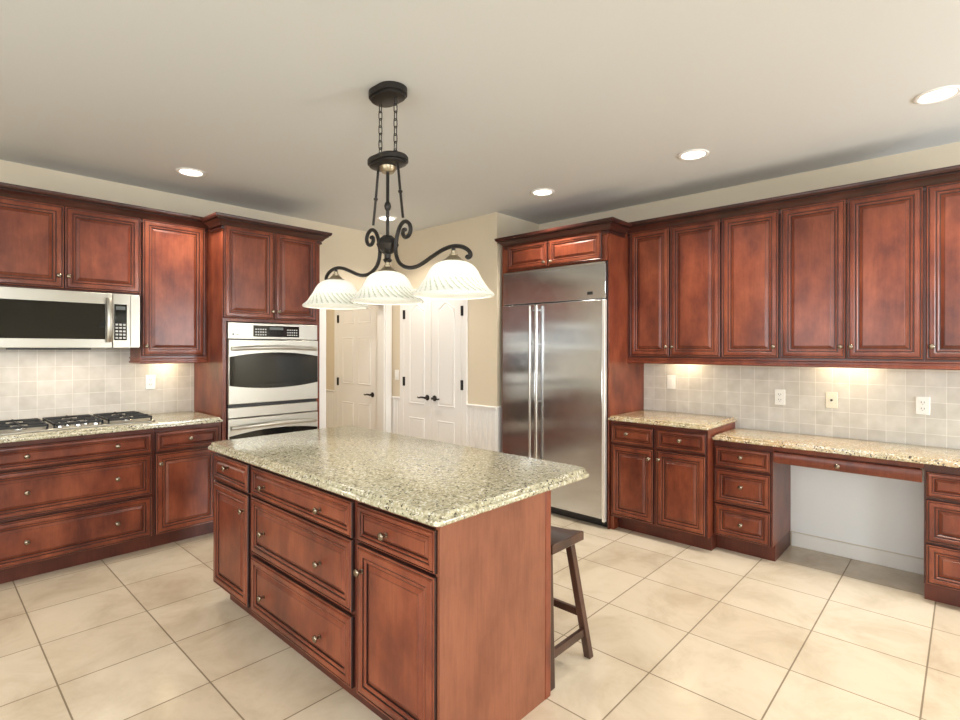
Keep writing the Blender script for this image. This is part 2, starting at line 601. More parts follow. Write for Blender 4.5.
def six_panels(w):
    r = []
    m = w / 2
    for z0, z1 in ((.23, .78), (1.01, 1.60), (1.77, 1.95)):
        r += [rectp(.11, z0, m - .05, z1), rectp(m + .05, z0, w - .11, z1)]
    return r
door(3, HY1, HY0, six_panels, (-.07, .90, -1), 0, (.30, 1.03, 1.84))

# ------------------------------------------------------------------ kitchen joinery
def front(w, h, scale=None):
    """raised panel cabinet front: x 0..w, z 0..h, back at y = 0, face towards -y"""
    s = scale or min(.80 if w > h else .94, min(w, h) * .36 / .094)
    pr = [(0, 0, 1), (0, -.012, 1), (.002, -.0165, 1), (.0055, -.0185, 0), (.0095 * s, -.0175, 0), (.0105 * s, -.0145, 1), (.0145 * s, -.0145, 1), (.0185 * s, -.0205, 0), (.024 * s, -.0215, 0), (.041 * s, -.0215, 0),  # outer edge sides painted dark as gap shade, inner dark rings are grooves
          (.0450 * s, -.0185, 0), (.0455 * s, -.0150, 1), (.0500 * s, -.0150, 1), (.0535 * s, -.0180, 0), (.0590 * s, -.0175, 0), (.0645 * s, -.0130, 0), (.0650 * s, -.0085, 1), (.0695 * s, -.0085, 1), (.088 * s, -.0165, 0), (.0900 * s, -.0165, 1), (.0915 * s, -.0180, 0)]
    rings = [[(d, y, d), (w - d, y, d), (w - d, y, h - d), (d, y, h - d)] for d, y, _ in pr]
    return MB().loft(rings, [p[2] for p in pr[1:]] + [0])
KNOB = MB().lathe([(.001, 0), (.009, 0), (.010, .003), (.0055, .006), (.005, .016), (.008, .019), (.0145, .022), (.0155, .026), (.013, .030), (.006, .0325), (.001, .033)], axis='y', seg=16).mesh('knob', 'nickel', 50)
def add_front(parent, name, x0, x1, z0, z1, knobs=()):
    o = part(name, front(x1 - x0, z1 - z0), ['wood', 'glaze_gap'], parent, (x0, 0, z0), sharp=20)
    for kx, kz in knobs:
        link('knob', KNOB, o, (kx - x0, -.018, kz - z0))
    return o
def carcass(x0, y0, z0, x1, y1, z1):
    mb = MB().box(x0, y0, z0, x1, y1, z1)
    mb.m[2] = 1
    return mb
def base_unit(label, loc, rz, w, depth, top=.880, kick=.105, kick_in=.075, group=None, kick_label=None, ends=True):
    t = thing('base_cabinet', label, 'cabinet', loc, rz, group)
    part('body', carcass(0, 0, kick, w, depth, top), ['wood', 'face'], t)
    part('toe_kick', bx(.0, kick_in, 0, w, depth - .02, kick), 'kick', t)
    return t
DZ = [(.852, .706), (.699, .412), (.395, .111)]

# --- north run: door fronts at y = 4.288, body face at 4.306
YF = 4.306
DEP = YN - YF - .003
L1, L2, L3 = .262, 1.181, 1.650
t = base_unit('cherry base cabinet of three wide drawers beneath the gas cooktop', (L1, YF, 0), 0, L2 - L1 - .001, DEP)
for (z1, z0) in DZ:
    zc = {.852: .785, .699: .560, .395: .255}[z1]
    add_front(t, 'drawer', .012, L2 - L1 - .012, z0, z1, [(.483 - L1, zc), (.957 - L1, zc)])
t = base_unit('narrow cherry base cabinet with one drawer and one door beside the wall ovens', (L2, YF, 0), 0, L3 - L2 - .001, DEP)
add_front(t, 'drawer', .012, L3 - L2 - .02, .706, .852, [(1.419 - L2, .783)])
add_front(t, 'door', .012, L3 - L2 - .02, .111, .695, [(1.221 - L2, .622)])

def rrect(x0, y0, x1, y1, r, d):
    """rounded rectangle inset by d; r = radius for the four corners (x0y0, x1y0, x1y1, x0y1)"""
    out = []
    cs = [(x0, y0, 1, 1, PI), (x1, y0, -1, 1, 1.5 * PI), (x1, y1, -1, -1, 0), (x0, y1, 1, -1, .5 * PI)]
    for (cx, cy, sx, sy, a0), rad in zip(cs, r):
        for i in range(9):
            a = a0 + i / 8 * PI / 2
            q = max(rad - d, .0005)
            out.append((cx + sx * (d + q) + q * math.cos(a), cy + sy * (d + q) + q * math.sin(a)))
    return out
def slab(x0, y0, x1, y1, z0, z1, r=(.006,) * 4, ogee=True):
    h = z1 - z0
    pr = [(.010, 0), (.003, .002), (0, .006), (0, .014), (.002, .018), (.007, .021), (.014, .0225), (.0145, .0265), (.0155, h - .004), (.019, h - .001), (.023, h)] if ogee else \
         [(.004, 0), (0, .004), (0, h - .010), (.003, h - .004), (.010, h)]
    return MB().loft([[(x, y, z0 + dz) for x, y in rrect(x0, y0, x1, y1, r, d)] for d, dz in pr])
tag(part('granite_countertop', slab(.235, 4.263, L3, YN - .013, .882, .921), 'granite'), 'speckled beige granite countertop around the gas cooktop', 'countertop')

# --- gas cooktop
t = thing('gas_cooktop', 'stainless gas cooktop with black cast iron grates set in the granite', 'cooktop', (.31, 4.345, .922))
CW, CD = .90, .475
part('tray', slab(0, 0, CW, CD, 0, .012, (.03,) * 4, False), 'steel_pale', t)
def grate(w, d):
    mb = MB()
    b = .011
    h0, h1 = .017, .031
    for x in (0, w - b): mb.box(x, 0, h0, x + b, d, h1)
    for y in (0, d - b): mb.box(0, y, h0, w, y + b, h1)
    mb.box(0, d / 2 - b / 2, h0, w, d / 2 + b / 2, h1)
    for yc in (d * .25, d * .75):
        mb.box(0, yc - b / 2, h0 + .003, w * .34, yc + b / 2, h1 + .004)
        mb.box(w * .66, yc - b / 2, h0 + .003, w, yc + b / 2, h1 + .004)
        for s in (-1, 1):
            ya, yb = sorted((yc + s * .03, yc + s * d * .245))
            mb.box(w / 2 - b / 2, ya, h0 + .003, w / 2 + b / 2, yb, h1 + .004)
    for x in (0, w - b):
        for y in (0, d - b):
            mb.box(x, y, 0, x + b, y + b, h0)
    return mb
GX = [.02, .315, .61]
for i, gx in enumerate(GX):
    part('grate', grate(.27, .435), 'iron', t, (gx, .02, .012), bevel=.002)
for cx, cy, rr in ((.155, .125, .042), (.155, .345, .034), (.45, .345, .050), (.745, .125, .034), (.745, .345, .042)):
    bo = part('burner', MB().lathe([(.001, 0), (rr, 0), (rr, .006), (rr * .8, .010), (rr * .8, .016), (.001, .016)], seg=24), 'steel', t, (cx, cy, .012))
    part('burner_cap', MB().lathe([(.001, 0), (rr * .78, 0), (rr * .78, .005), (rr * .6, .008), (.001, .009)], seg=24), 'iron', bo, (0, 0, .016))
for i in range(5):
    part('control_knob', MB().lathe([(.001, 0), (.020, 0), (.019, .018), (.016, .024), (.001, .025)], seg=18).box(-.003, -.018, .024, .003, .018, .030), 'steel', t, (.35 + i * .05, .055 + (i % 2) * .055, .012))

# --- north upper cabinets: door fronts y = 4.59, body face 4.608
YU = 4.608
UD = YN - YU - .003
def upper(label, loc, rz, w, z0, z1, depth, group=None):
    t = thing('wall_cabinet', label, 'cabinet', loc, rz, group)
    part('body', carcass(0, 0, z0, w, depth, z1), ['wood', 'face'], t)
    return t
UT, UB = 2.440, 1.397
t = upper('cherry wall cabinet with two short doors above the microwave', (L1, YU, 0), 0, L2 - L1 - .001, 1.855, UT + .01, UD)
add_front(t, 'door', .004, .4515, 1.868, UT, [(.682 - L1, 1.955)])
add_front(t, 'door', .4550, L2 - L1 - .007, 1.868, UT, [(.736 - L1, 1.955)])
t = upper('tall single door cherry wall cabinet between microwave and oven tower', (L2, YU, 0), 0, 1.649 - L2, UB - .012, UT + .01, UD)
add_front(t, 'door', .004, 1.632 - L2, UB, UT, [(1.210 - L2, 1.473)])
RAILP = [(-.018, 1.338), (.010, 1.338), (.016, 1.344), (.016, 1.352), (.006, 1.358), (.006, 1.372), (.014, 1.378), (.014, 1.385), (-.018, 1.385)]
part('light_rail', MB().sweep(RAILP, [(.004, UD - .02), (.004, 0), (1.649 - L2, 0)]), 'wood', t)
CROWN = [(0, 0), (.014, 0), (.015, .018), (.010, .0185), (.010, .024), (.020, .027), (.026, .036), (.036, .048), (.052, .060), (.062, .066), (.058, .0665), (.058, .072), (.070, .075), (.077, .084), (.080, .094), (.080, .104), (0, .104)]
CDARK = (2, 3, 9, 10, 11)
def crown(z, dz=.0):
    return [(o, z + h) for o, h in CROWN]
CZ = 2.412
CROWNG = 'crown mouldings on the cabinets'
o = thing('crown_moulding', 'dark cherry crown moulding along the cabinets over the microwave', 'moulding', (0, YU, 0))
part('moulding', MB().sweep(crown(CZ), [(L1, 0), (1.655, 0)], 0, CDARK).box(L1, 0, UT + .0105, 1.655, .02, CZ + .1), ['crown', 'glaze_gap'], o)

# --- tall oven cabinet
TX0, TX1 = 1.656, 2.500
TW = TX1 - TX0
t = thing('oven_cabinet', 'tall cherry cabinet tower holding the double wall ovens', 'cabinet', (TX0, 4.298, 0))
TD = YN - 4.298 - .003
part('side_panel', bx(0, 0, 0, .030, TD, UT + .01), 'wood', t)
part('side_panel', bx(TW - .030, 0, 0, TW, TD, UT + .01), 'wood', t)
part('upper_box', bx(.030, 0, 1.672, TW - .030, TD, UT + .01), 'wood', t)
part('lower_box', bx(.030, 0, .105, TW - .030, TD, .345), 'wood', t)
part('toe_kick', bx(.030, .075, 0, TW - .030, TD, .105), 'kick', t)
add_front(t, 'drawer', .034, TW - .034, .12, .33, [(.22, .225), (TW - .22, .225)])
add_front(t, 'door', .006, .4165, 1.697, UT, [(.392, 1.765)])
add_front(t, 'door', .4205, TW - .036, 1.697, UT, [(.446, 1.765)])
part('crown', MB().sweep(crown(CZ - .015), [(0, .215), (0, 0), (TW, 0), (TW, TD)], 0, CDARK).box(0, 0, UT + .0105, TW, .02, CZ + .085), ['crown', 'glaze_gap'], t)

# --- double wall oven
OX = TX0 + .034
t = thing('double_wall_oven', 'stainless double wall oven with dark arched windows', 'oven', (OX, 4.298, 0))
OW = TW - .068
part('body', bx(.004, .002, .355, OW - .004, .55, 1.662), 'black', t)
cp = part('control_panel', bx(0, -.022, 1.533, OW, .0, 1.664), 'steel_pale', t, bevel=.003)
dp = part('display', bx(.20, -.024, 1.553, .60, -.0222, 1.645), 'blackglass', cp)
bt, bt2 = MB(), MB()
for i in range(5):
    for j in range(3):
        bt2.box(.215 + i * .020, -.0250, 1.565 + j * .022, .228 + i * .020, -.0242, 1.575 + j * .022)
        bt.box(.490 + i * .020, -.0250, 1.565 + j * .022, .503 + i * .020, -.0242, 1.575 + j * .022)
part('keypad', bt, 'button', dp)
part('keypad', bt2, 'button', dp)
part('readout', bx(.335, -.0250, 1.612, .455, -.0242, 1.634), 'display', dp)
part('badge', MB().lathe([(.001, 0), (.008, 0), (.008, .002), (.001, .002)], (.04, -.022, 1.570), 'y', 14).box(.056, -.0235, 1.567, .085, -.022, 1.572), 'black', cp)
def oven_door(z0, z1, gz_end0, gz_mid0, gz_end1, gz_mid1):
    d = part('oven_door', bx(0, -.034, z0, OW, -.002, z1), 'steel_pale', t, bevel=.004)
    N = 24
    outline = []
    for i in range(N + 1):
        s = i / N; x = .006 + (OW - .012) * s; k = 4 * s * (1 - s)
        outline.append((x, gz_end0 + (gz_mid0 - gz_end0) * k))
    for i in range(N + 1):
        s = 1 - i / N; x = .006 + (OW - .012) * s; k = 4 * s * (1 - s)
        outline.append((x, gz_end1 + (gz_mid1 - gz_end1) * k))
    part('window', MB().loft([[(x, -.033, z) for x, z in outline], [(x, -.0365, z) for x, z in outline]]), 'blackglass', d)
    # bowed bar handle
    hz = z1 - .062
    rings = []
    for i in range(25):
        s = i / 24; x = .02 + (OW - .04) * s
        k = 4 * s * (1 - s)
        yo = -.045 - .042 * k ** .7
        hh = .017
        zc = hz - .012 + .014 * k
        rings.append([(x, yo + .011 * math.cos(a), zc + hh * math.sin(a)) for a in [2 * PI * j / 12 for j in range(12)]])
    hb = MB().loft(rings)
    for x in (.035, OW - .035):
        hb.box(x - .014, -.056, hz - .024, x + .014, -.033, hz + .002)
    part('handle', hb, 'steel_pale', d)
oven_door(1.012, 1.526, 1.160, 1.128, 1.390, 1.424)
part('vent', bx(.004, -.012, .986, OW - .004, 0, 1.010), 'black', t)
part('trim_panel', bx(0, -.026, .902, OW, 0, .984), 'steel_pale', t, bevel=.003)
oven_door(.385, .896, .530, .498, .760, .794)

# --- over-the-range microwave: x .268..1.151 face y 4.52
t = thing('microwave', 'stainless over the range microwave with dark window and black keypad', 'microwave', (L1 + .004, 4.545, 0))
MW = 1.153 - L1 - .004
part('body', bx(0, 0, 1.462, MW, YN - 4.545 - .013, 1.852), 'steel_pale', t)
o_ = L1 + .004
dr = part('door', bx(0, -.030, 1.458, .978 - o_, -.001, 1.850), 'steel_pale', t, bevel=.003)
part('window', bx(.05, -.033, 1.520, .935 - o_, -.0305, 1.772), 'blackglass', dr)
hp = [(.957 - o_, -.040 - .030 * (4 * s * (1 - s)) ** .8, 1.500 + .315 * s) for s in [i / 16 for i in range(17)]]
mbh = MB()
rings = []
for x, y, z in hp:
    rings.append([(x + .020 * math.cos(a), y + .009 * math.sin(a), z) for a in [2 * PI * j / 12 for j in range(12)]])
mbh.loft(rings)
for z in (1.508, 1.806):
    mbh.box(.946 - o_, -.045, z - .012, .968 - o_, -.029, z + .012)
part('handle', mbh, 'steel_pale', dr)
cpn = part('control_panel', bx(.980 - o_, -.030, 1.458, 1.090 - o_, -.001, 1.850), 'steel_pale', t, bevel=.003)
kp = part('keypad', bx(.988 - o_, -.032, 1.515, 1.066 - o_, -.0302, 1.775), 'blackglass', cpn)
bt = MB()
for i in range(3):
    for j in range(5):
        bt.box(.996 - o_ + i * .023, -.0332, 1.525 + j * .024, 1.012 - o_ + i * .023, -.0322, 1.538 + j * .024)
part('key_rows', bt, 'button', kp)
part('readout', bx(.998 - o_, -.0332, 1.735, 1.056 - o_, -.0322, 1.760), 'display', kp)
part('side_trim', bx(1.092 - o_, -.020, 1.468, MW, -.001, 1.846), 'steel_pale', t, bevel=.002)
part('vent_grille', bx(.15, -.020, 1.446, MW - .3, .08, 1.4575), 'black', t)

# --- refrigerator and its enclosure (facing -x): local x = south, local y = into the wall
FX = 3.80
FYL = 3.255
t = thing('refrigerator_cabinet', 'cherry enclosure with two small doors around and above the refrigerator', 'cabinet', (FX + .018, FYL, 0), -90)
FD = XE - FX - .018 - .003
EW = FYL - 2.130
part('side_panel', bx(0, 0, 0, .022, FD, UT), 'wood', t)
part('side_panel', bx(EW - .013, .012, 0, EW, FD, UT), 'wood', t)
part('upper_box', bx(.022, 0, 2.176, EW - .013, FD, UT), 'wood', t)
add_front(t, 'door', .075, .533, 2.188, 2.418, [(.503, 2.222)])
add_front(t, 'door', .545, 1.066, 2.188, 2.418, [(.575, 2.222)])
part('crown', MB().sweep(crown(CZ - .02), [(.050, .05), (.050, 0), (EW, 0), (EW, .25)], 0, CDARK).box(0, 0, UT + .0005, EW, .02, CZ + .08), ['crown', 'glaze_gap'], t)
t = thing('refrigerator', 'tall built in stainless refrigerator with two doors and long bar handles', 'refrigerator', (FX + .022, 3.230, 0), -90)
RW = 3.231 - 2.145
part('body', bx(0, .0, .05, RW, FD - .03, 2.170), 'black', t)
part('toe_grille', bx(.01, .045, .0, RW - .01, .1, .075), 'black', t)
g = part('top_grille', bx(.004, -.022, 1.868, RW - .004, -.001, 2.166), 'fridge_steel', t, bevel=.004)
part('badge', bx(.915, -.0245, 1.905, .965, -.0222, 1.930), 'black', g)
part('top_lip', bx(.004, -.030, 2.150, RW - .004, -.0225, 2.166), 'steel', g)
XS = 3.231 - 2.845
d1 = part('freezer_door', bx(.004, -.034, .082, XS - .003, -.001, 1.858), 'fridge_steel', t, bevel=.004)
d2 = part('refrigerator_door', bx(XS + .003, -.034, .082, RW - .026, -.001, 1.858), 'fridge_steel', t, bevel=.004)
part('side_trim', bx(RW - .026, -.036, .06, RW - .002, -.001, 1.858), 'polished', t, bevel=.003)
def bar_handle(parent, x):
    mb = MB().tube([(x, -.078, .36), (x, -.078, 1.84)], .0125, 14)
    for z in (.42, .995, 1.50, 1.80):
        mb.tube([(x, -.033, z), (x, -.078, z)], .008, 10)
    part('handle', mb, 'steel', parent)
bar_handle(d1, XS - .024); bar_handle(d2, XS + .046)

# --- east upper cabinets: door fronts x = 4.135, body face 4.153, local x runs south from y = 2.105
XU = 4.153
UDE = XE - XU - .003
def east_upper(label, ya, yb, doors):
    t = upper(label, (XU, ya, 0), -90, ya - yb - .001, UB - .012, UT + .01, UDE)
    for d0, d1, kx in doors:
        add_front(t, 'door', ya - d0, ya - d1, UB, UT, [(ya - kx, 1.475)])
    return t
east_upper('cherry wall cabinet with a pair of narrow doors next to the refrigerator', 2.129, 1.368, [(2.105, 1.768, 1.790), (1.761, 1.374, 1.737)])
east_upper('single door cherry wall cabinet over the step between the two counters', 1.368, .974, [(1.361, .980, 1.008)])
east_upper('cherry wall cabinet with a pair of wide doors above the desk', .974, .196, [(.967, .588, .615), (.582, .202, .558)])
east_upper('cherry wall cabinet cut off by the right edge of the photo, knob at its left', .196, -.22, [(.188, -.20, .160)])
t = thing('light_rail', 'slim cherry light rail running under the wall cabinets above the desk', 'moulding', (XU, 2.129, 0), -90)
part('moulding', MB().sweep(RAILP, [(.0, 0), (2.129 + .22, 0)]), 'wood', t)
t = thing('crown_moulding', 'dark cherry crown moulding along the wall cabinets above the desk', 'moulding', (XU, 2.129, 0), -90)
part('moulding', MB().sweep(crown(CZ), [(0, 0), (2.129 + .22, 0)], 0, CDARK).box(0, 0, UT + .0105, 2.349, .02, CZ + .1), ['crown', 'glaze_gap'], t)

# --- east base cabinets
XB = 3.853
BD = XE - XB - .003
t = base_unit('cherry base cabinet with two drawers and two doors beside the refrigerator', (XB, 2.129, 0), -90, 2.129 - 1.360, BD)
add_front(t, 'drawer', 2.129 - 2.117, 2.129 - 1.762, .706, .852, [(.154, .788)])
add_front(t, 'drawer', 2.129 - 1.735, 2.129 - 1.372, .706, .852, [(2.129 - 1.553, .785)])
add_front(t, 'door', 2.129 - 2.117, 2.129 - 1.762, .122, .690, [(2.129 - 1.790, .618)])
add_front(t, 'door', 2.129 - 1.735, 2.129 - 1.372, .122, .690, [(2.129 - 1.712, .625)])
part('end_stile', bx(0, -.002, 0, .032, .074, .105), 'wood', t)
tag(part('granite_countertop', slab(3.807, 1.345, XE - .013, 2.129, .884, .921), 'granite_warm'), 'raised granite countertop on the cabinet beside the refrigerator', 'countertop')

XD = 3.968
DDP = XE - XD - .003
DTOP = .802
def desk_stack(label, ya, yb, kx):
    t = thing('drawer_cabinet', label, 'cabinet', (XD, ya, 0), -90)
    w = ya - yb
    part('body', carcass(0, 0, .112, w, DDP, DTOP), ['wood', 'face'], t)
    part('toe_kick', bx(0, .062, 0, w, DDP - .01, .112), 'kick', t)
    for z0, z1, zk in ((.614, .758, .699), (.356, .598, .491), (.117, .344, .227)):
        add_front(t, 'drawer', .010, w - .012, z0, z1, [(kx, zk)])
    return t
desk_stack('cherry stack of three drawers between the step and the desk kneehole', 1.3585, .972, 1.3585 - 1.168)
desk_stack('cherry stack of three drawers cut off by the right edge of the photo', .188, -.25, .22)
t = thing('desk_apron', 'cherry pencil drawer apron spanning the kneehole under the desktop', 'drawer', (XD, .9715, 0), -90)
part('rail', bx(0, .0, .772, .782, .36, DTOP), 'wood', t)
pd = part('drawer_front', MB().loft([[(x, y, z) for y, z in ((0, .689), (-.010, .691), (-.018, .700), (-.022, .720), (-.021, .746), (-.016, .762), (0, .767))] for x in (.006, .776)]), 'wood', t)
link('knob', KNOB, pd, (.9715 - .600, -.021, .728))
part('drawer_box', bx(.03, .001, .697, .75, .34, .7715), 'inside', t)
tag(part('granite_desktop', slab(3.924, -.30, XE - .013, 1.358, DTOP + .001, .840), 'granite_warm'), 'lower granite desktop with a kneehole beneath it', 'countertop')

# --- wall plates
def plate(kind, label, loc, rz, m='plate', cat='outlet', group=None):
    t = thing({'outlet': 'wall_outlet', 'switch': 'light_switch', 'jack': 'phone_jack'}[kind], label, cat, loc, rz, group)
    part('cover_plate', bx(-.036, -.006, -.058, .036, 0, .058), m, t, bevel=.003)
    if kind == 'outlet':
        for s in (-1, 1):
            ins = part('socket', MB().lathe([(.001, 0), (.016, 0), (.016, .0075), (.001, .0075)], (0, 0, s * .020), 'y', 18), m, t)
            part('slots', bx(-.009, -.0085, s * .020 - .002, -.006, -.0076, s * .020 + .008).box(.006, -.0085, s * .020 - .002, .009, -.0076, s * .020 + .008).box(-.002, -.0085, s * .020 - .011, .002, -.0076, s * .020 - .007), 'slot', ins)
    elif kind == 'switch':
        part('rocker', bx(-.016, -.010, -.033, .016, -.006, .033), m, t, bevel=.002)
    else:
        part('jack', MB().lathe([(.001, 0), (.008, 0), (.008, .0035), (.001, .0035)], (0, -.006, 0), 'y', 14), 'slot', t)
    return t
EXX = XE - .0125
plate('switch', 'white switch plate on the stone backsplash above the raised granite counter', (EXX, 1.877, 1.173), -90, cat='switch')
plate('outlet', 'white outlet on the backsplash just past the step in the counters', (EXX, 1.042, 1.097), -90)
plate('jack', 'almond coloured jack plate between the two white outlets above the desk', (EXX, .714, 1.097), -90, 'almond', 'wall plate')
plate('outlet', 'white outlet above the desk near the right edge of the photo', (EXX, .217, 1.094), -90)
plate('outlet', 'white outlet on the backsplash between cooktop and oven tower', (1.323, YN - .0125, 1.180), 0)
plate('switch', 'white light switch on the wall strip beside the pantry door casing', (XP - .0005, 4.815, 1.155), -90, cat='switch')

# ------------------------------------------------------------------ island
IX = 1.198
IY1, IY0 = 3.20, 1.288
IW = IY1 - IY0
IXE = 1.822
t = thing('kitchen_island', 'cherry kitchen island with drawers, doors and a plain end panel', 'island', (IX, IY1, 0), -90)
ID = IXE - IX
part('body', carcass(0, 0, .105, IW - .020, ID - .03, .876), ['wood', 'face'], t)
part('toe_kick', bx(.055, .060, 0, IW - .020, ID - .035, .105), 'kick', t)
part('end_panel', bx(IW - .020, -.004, 0, IW, ID - .034, .876), 'panel_wood', t)
part('corner_post', bx(IW - .0185, ID - .0335, .0, IW + .003, ID + .004, .876), 'wood', t, bevel=.003)
part('back_panel', bx(0, ID - .028, .02, IW - .0185, ID, .876), 'panel_wood', t)
yl = lambda y: IY1 - y
add_front(t, 'drawer', yl(3.190), yl(2.738), .706, .852, [(yl(2.985), .800)])
add_front(t, 'door', yl(3.190), yl(2.738), .111, .695, [(yl(2.772), .610)])
for (z1, z0), zk in zip(DZ, (.772, .545, .232)):
    add_front(t, 'drawer', yl(2.695), yl(1.788), z0, z1, [(yl(2.545), zk), (yl(2.020), zk)])
add_front(t, 'drawer', yl(1.752), yl(1.300), .706, .852, [(yl(1.562), .775)])
add_front(t, 'door', yl(1.752), yl(1.300), .111, .695, [(yl(1.790) + .075, .600)])
tag(part('granite_island_top', slab(1.146, 1.250, 2.112, 3.225, .878, .917, (.03, .06, .085, .06)), 'granite'),
    'large speckled beige granite top resting on the island', 'countertop')

# ------------------------------------------------------------------ stool
t = thing('bar_stool', 'dark wooden saddle stool tucked behind the island end', 'stool', (2.022, 1.545, 0))
SW, SL, SH = .128, .22, .605
rings = []
for i in range(13):
    s = -1 + i / 6
    y = s * SL
    dip = -.018 * (1 - s * s)
    row = [(-SW, dip - .045), (SW, dip - .045), (SW, dip - .006), (SW - .012, dip), (0, dip - .003), (-SW + .012, dip), (-SW, dip - .006)]
    rings.append([(x, y, SH + z) for x, z in row])
part('seat', MB().loft(rings), 'stool', t, bevel=.004)
def bar(mb, p, q, wx, wy):
    mb.loft([[(a[0] + sx * wx, a[1] + sy * wy, a[2]) for sx, sy in ((-1, -1), (1, -1), (1, 1), (-1, 1))] for a in (p, q)])
    return mb
feet = {}
for sx in (-1, 1):
    for sy in (-1, 1):
        top = (sx * .088, sy * .165, SH - .055); ft = (sx * .158, sy * .228, 0)
        part('leg', bar(MB(), ft, top, .017, .017), 'stool', t, bevel=.003)
        feet[sx, sy] = lambda z, a=ft, b=top: tuple(a[i] + (b[i] - a[i]) * z / b[2] for i in range(3))
for sy in (-1, 1):
    a, b = feet[-1, sy](.125), feet[1, sy](.125)
    part('stretcher', bx(a[0] + .01, a[1] - .009, .107, b[0] - .01, a[1] + .009, .143), 'stool', t)
for sx in (-1, 1):
    a, b = feet[sx, -1](.21), feet[sx, 1](.21)
    part('stretcher', bx(a[0] - .009, a[1] + .01, .194, a[0] + .009, b[1] - .01, .226), 'stool', t)

# ------------------------------------------------------------------ chandelier over the island
CX, CYY = 1.63, 2.150
t = thing('island_chandelier', 'dark bronze chandelier with three bell shaped glass shades above the island', 'chandelier', (CX, CYY, 0))
def oblong(hl, hw, z0, z1, steps):
    rings = []
    for d, z in steps:
        ring = []
        for a0, sy in ((0, 1), (PI, -1)):
            for i in range(13):
                a = a0 + PI * i / 12
                ring.append(((hw - d) * math.cos(a), sy * (hl - hw) + (hw - d) * math.sin(a), z))
        rings.append(ring)
    return MB().loft(rings)
part('canopy', oblong(.110, .076, 0, 0, [(0, 2.759), (0, 2.728), (.010, 2.726), (.010, 2.715), (.022, 2.708)]), 'bronze', t)
part('plate', oblong(.118, .078, 0, 0, [(.020, 2.425), (.006, 2.420), (0, 2.412), (0, 2.392), (.010, 2.390), (.010, 2.380), (.026, 2.374)]), 'bronze', t)
part('socket_cup', MB().lathe([(.001, 2.345), (.030, 2.345), (.040, 2.358), (.042, 2.374), (.001, 2.374)], seg=20), 'brass', t)
def chain(y):
    mb = MB()
    z = 2.712; i = 0
    L = .046
    while z > 2.43:
        pts = []
        for k in range(16):
            a = 2 * PI * k / 16
            u = .0095 * math.cos(a); wz = (L / 2 - .0095) * (1 if math.sin(a) > 0 else -1) * (1 if abs(math.sin(a)) > .01 else 0) + .0095 * math.sin(a)
            pts.append((u if i % 2 else 0, y + (0 if i % 2 else u), z - L / 2 + wz))
        mb.tube(pts, .0027, 6, closed=True)
        z -= L - .0085; i += 1
    return mb
part('chain', chain(.062), 'bronze', t); part('chain', chain(-.062), 'bronze', t)
part('stem', MB().lathe([(.001, 2.36), (.0085, 2.36), (.0085, 2.20), (.014, 2.19), (.018, 2.175), (.014, 2.16), (.0085, 2.152), (.0085, 2.00), (.001, 2.00)], seg=14), 'bronze', t)
part('hub', MB().lathe([(.001, 2.028), (.024, 2.026), (.044, 2.008), (.056, 1.982), (.044, 1.954), (.026, 1.938), (.016, 1.934), (.016, 1.912), (.024, 1.905), (.018, 1.896), (.012, 1.890), (.012, 1.872), (.001, 1.87)], seg=10), 'bronze', t, sharp=20)
for s in (-1, 1):
    part('rod', MB().tube([(0, s * .080, 2.380), (0, s * .100, 2.235), (0, s * .122, 2.098)], .0065, 8).lathe([(.001, -.012), (.011, -.004), (.011, .004), (.001, .012)], (0, s * .101, 2.23), seg=10), 'bronze', t)
def catmull(p, n=8):
    out = []
    for i in range(len(p) - 1):
        p0, p1, p2, p3 = [Vector(p[max(0, min(len(p) - 1, i + k))]) for k in (-1, 0, 1, 2)]
        for j in range(n):
            u = j / n
            out.append(.5 * ((2 * p1) + (p2 - p0) * u + (2 * p0 - 5 * p1 + 4 * p2 - p3) * u * u + (3 * p1 - p0 - 3 * p2 + p3) * u ** 3))
    out.append(Vector(p[-1]))
    return out
S_ARM = [(.142, 2.036), (.128, 2.038), (.121, 2.020), (.138, 2.000), (.165, 2.004), (.180, 2.030), (.170, 2.060), (.138, 2.077), (.105, 2.064), (.082, 2.030), (.070, 1.990), (.064, 1.955),
         (.072, 1.915), (.095, 1.880), (.140, 1.855), (.195, 1.846), (.255, 1.854), (.330, 1.880), (.405, 1.904), (.470, 1.912), (.530, 1.902), (.570, 1.880), (.580, 1.860), (.568, 1.850), (.558, 1.858)]
for s in (-1, 1):
    part('arm', MB().tube([(0, s * p.x, p.y) for p in catmull([(a, b, 0) for a, b in S_ARM], 6)], .0098, 8), 'bronze', t)
SP = .476
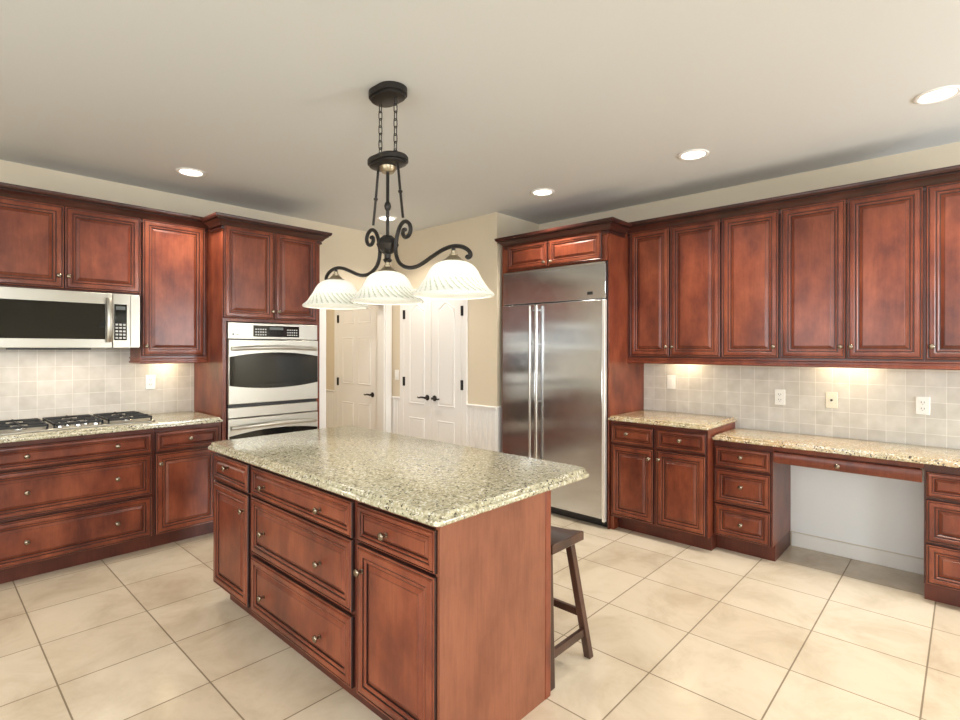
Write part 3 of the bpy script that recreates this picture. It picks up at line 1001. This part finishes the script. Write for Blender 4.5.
def shade_mesh():
    key = [(.034, 0), (.062, -.006), (.090, -.022), (.108, -.044), (.122, -.070), (.136, -.096), (.147, -.113), (.158, -.127), (.179, -.146), (.181, -.152), (.177, -.155)]
    prof = [(p.x, p.y) for p in catmull([(a, b, 0) for a, b in key], 5)]
    seg = 240
    n = len(prof)
    swirl = lambda a, z: abs(math.sin(17 * (a + 5.5 * z)))
    rings = []
    for r, z in prof:
        k = max(0, min(1, (-z - .078) / .02)) * max(0, min(1, (.151 + z) / .01))
        rings.append([(r * (1 + .05 * k * (swirl(2 * PI * j / seg, z) - .6)) * math.cos(2 * PI * j / seg),
                       r * (1 + .05 * k * (swirl(2 * PI * j / seg, z) - .6)) * math.sin(2 * PI * j / seg), z) for j in range(seg)])
    for idx in range(n - 2, -1, -1):        # inside wall
        r, z = prof[idx]
        rings.append([((r - .006) * math.cos(2 * PI * j / seg), (r - .006) * math.sin(2 * PI * j / seg), z - (.004 if z > -.146 else 0)) for j in range(seg)])
    mb = MB().loft(rings, cap0=False, cap1=False)
    for idx in range(n - 1):
        z = (prof[idx][1] + prof[idx + 1][1]) / 2
        if -.147 < z < -.086:
            for j in range(seg):
                if swirl(2 * PI * (j + .5) / seg, z) < .34:
                    mb.m[idx * seg + j] = 1
    return mb
SHADE = shade_mesh().mesh('shade', ['shade', 'shade_rib'], 60)
CAP = MB().lathe([(.001, .045), (.012, .045), (.012, .034), (.019, .030), (.019, .024), (.030, .016), (.036, .008), (.048, .002), (.050, -.004), (.046, -.008), (.001, -.008)], seg=20).mesh('shade_holder', 'brass')
for k in (-1, 0, 1):
    zt = 1.846
    h = link('shade_holder', CAP, t, (0, k * SP, zt))
    link('shade', SHADE, t, (0, k * SP, zt))
    if k:
        part('arm_post', MB().tube([(0, k * SP, zt + .040), (0, k * SP, 1.911)], .009, 8), 'bronze', t)
    light('bulb_light', 'POINT', (CX, CYY + k * SP, zt - .040), 3.8, (1, .96, .90), shadow_soft_size=.025)

# ------------------------------------------------------------------ recessed downlights
LAMPS = [((1.398, 4.215), 'recessed ceiling light in front of the microwave and oven cabinets'),
         ((3.218, 4.255), 'recessed ceiling light seen between the chandelier rods'),
         ((3.555, 2.593), 'recessed ceiling light in front of the refrigerator'),
         ((3.550, 1.351), 'recessed ceiling light in front of the narrow pair of wall cabinets'),
         ((3.560, .117), 'largest recessed ceiling light, at the right edge of the photo')]
RING = MB().lathe([(.072, .004), (.074, -.003), (.080, -.008), (.094, -.007), (.098, -.001), (.098, .0)], seg=32)
RING = MB().loft([[(r * math.cos(2 * PI * j / 32), r * math.sin(2 * PI * j / 32), z) for j in range(32)] for r, z in ((.074, 0), (.074, -.005), (.082, -.009), (.094, -.007), (.098, -.002), (.098, 0))], cap0=False, cap1=False).mesh('trim_ring', 'white')
LENS = MB().lathe([(.001, 0), (.0735, 0), (.0735, -.0035), (.001, -.004)], seg=32).mesh('lens', 'lens')
first = None
def spot(x, y, e=1.0):
    light('downlight', 'SPOT', (x, y, ZC - .014), SPOT_E * e, WARM, (0, 0, 0), spot_size=R(125), spot_blend=.7, shadow_soft_size=.06)
for (x, y), lab in LAMPS:
    tt = thing('recessed_ceiling_light', lab, 'ceiling light', (x, y, ZC - .0005), 0, 'recessed ceiling lights')
    link('trim_ring', RING, tt); link('lens', LENS, tt)
    spot(x, y)
for x, y in ((-.6, 2.6), (-.6, .2), (1.4, -1.3), (3.5, -1.4)):
    spot(x, y)

# under cabinet lights and the microwave's cooktop light
UC = (1.0, .80, .52)
def under(x, y, z, e, sx, sy):
    light('under_cabinet_light', 'AREA', (x, y, z), e, UC, (0, 0, 0), shape='RECTANGLE', size=sx, size_y=sy)
under(1.42, 4.80, 1.38, 1.0, .12, .05)
under(4.36, 1.74, 1.38, 1.0, .05, .2)
under(4.36, .62, 1.38, 1.1, .05, .3)
light('cooktop_light', 'AREA', (.72, 4.60, 1.440), 2.8, (1, .86, .70), (0, 0, 0), shape='RECTANGLE', size=.6, size_y=.16)
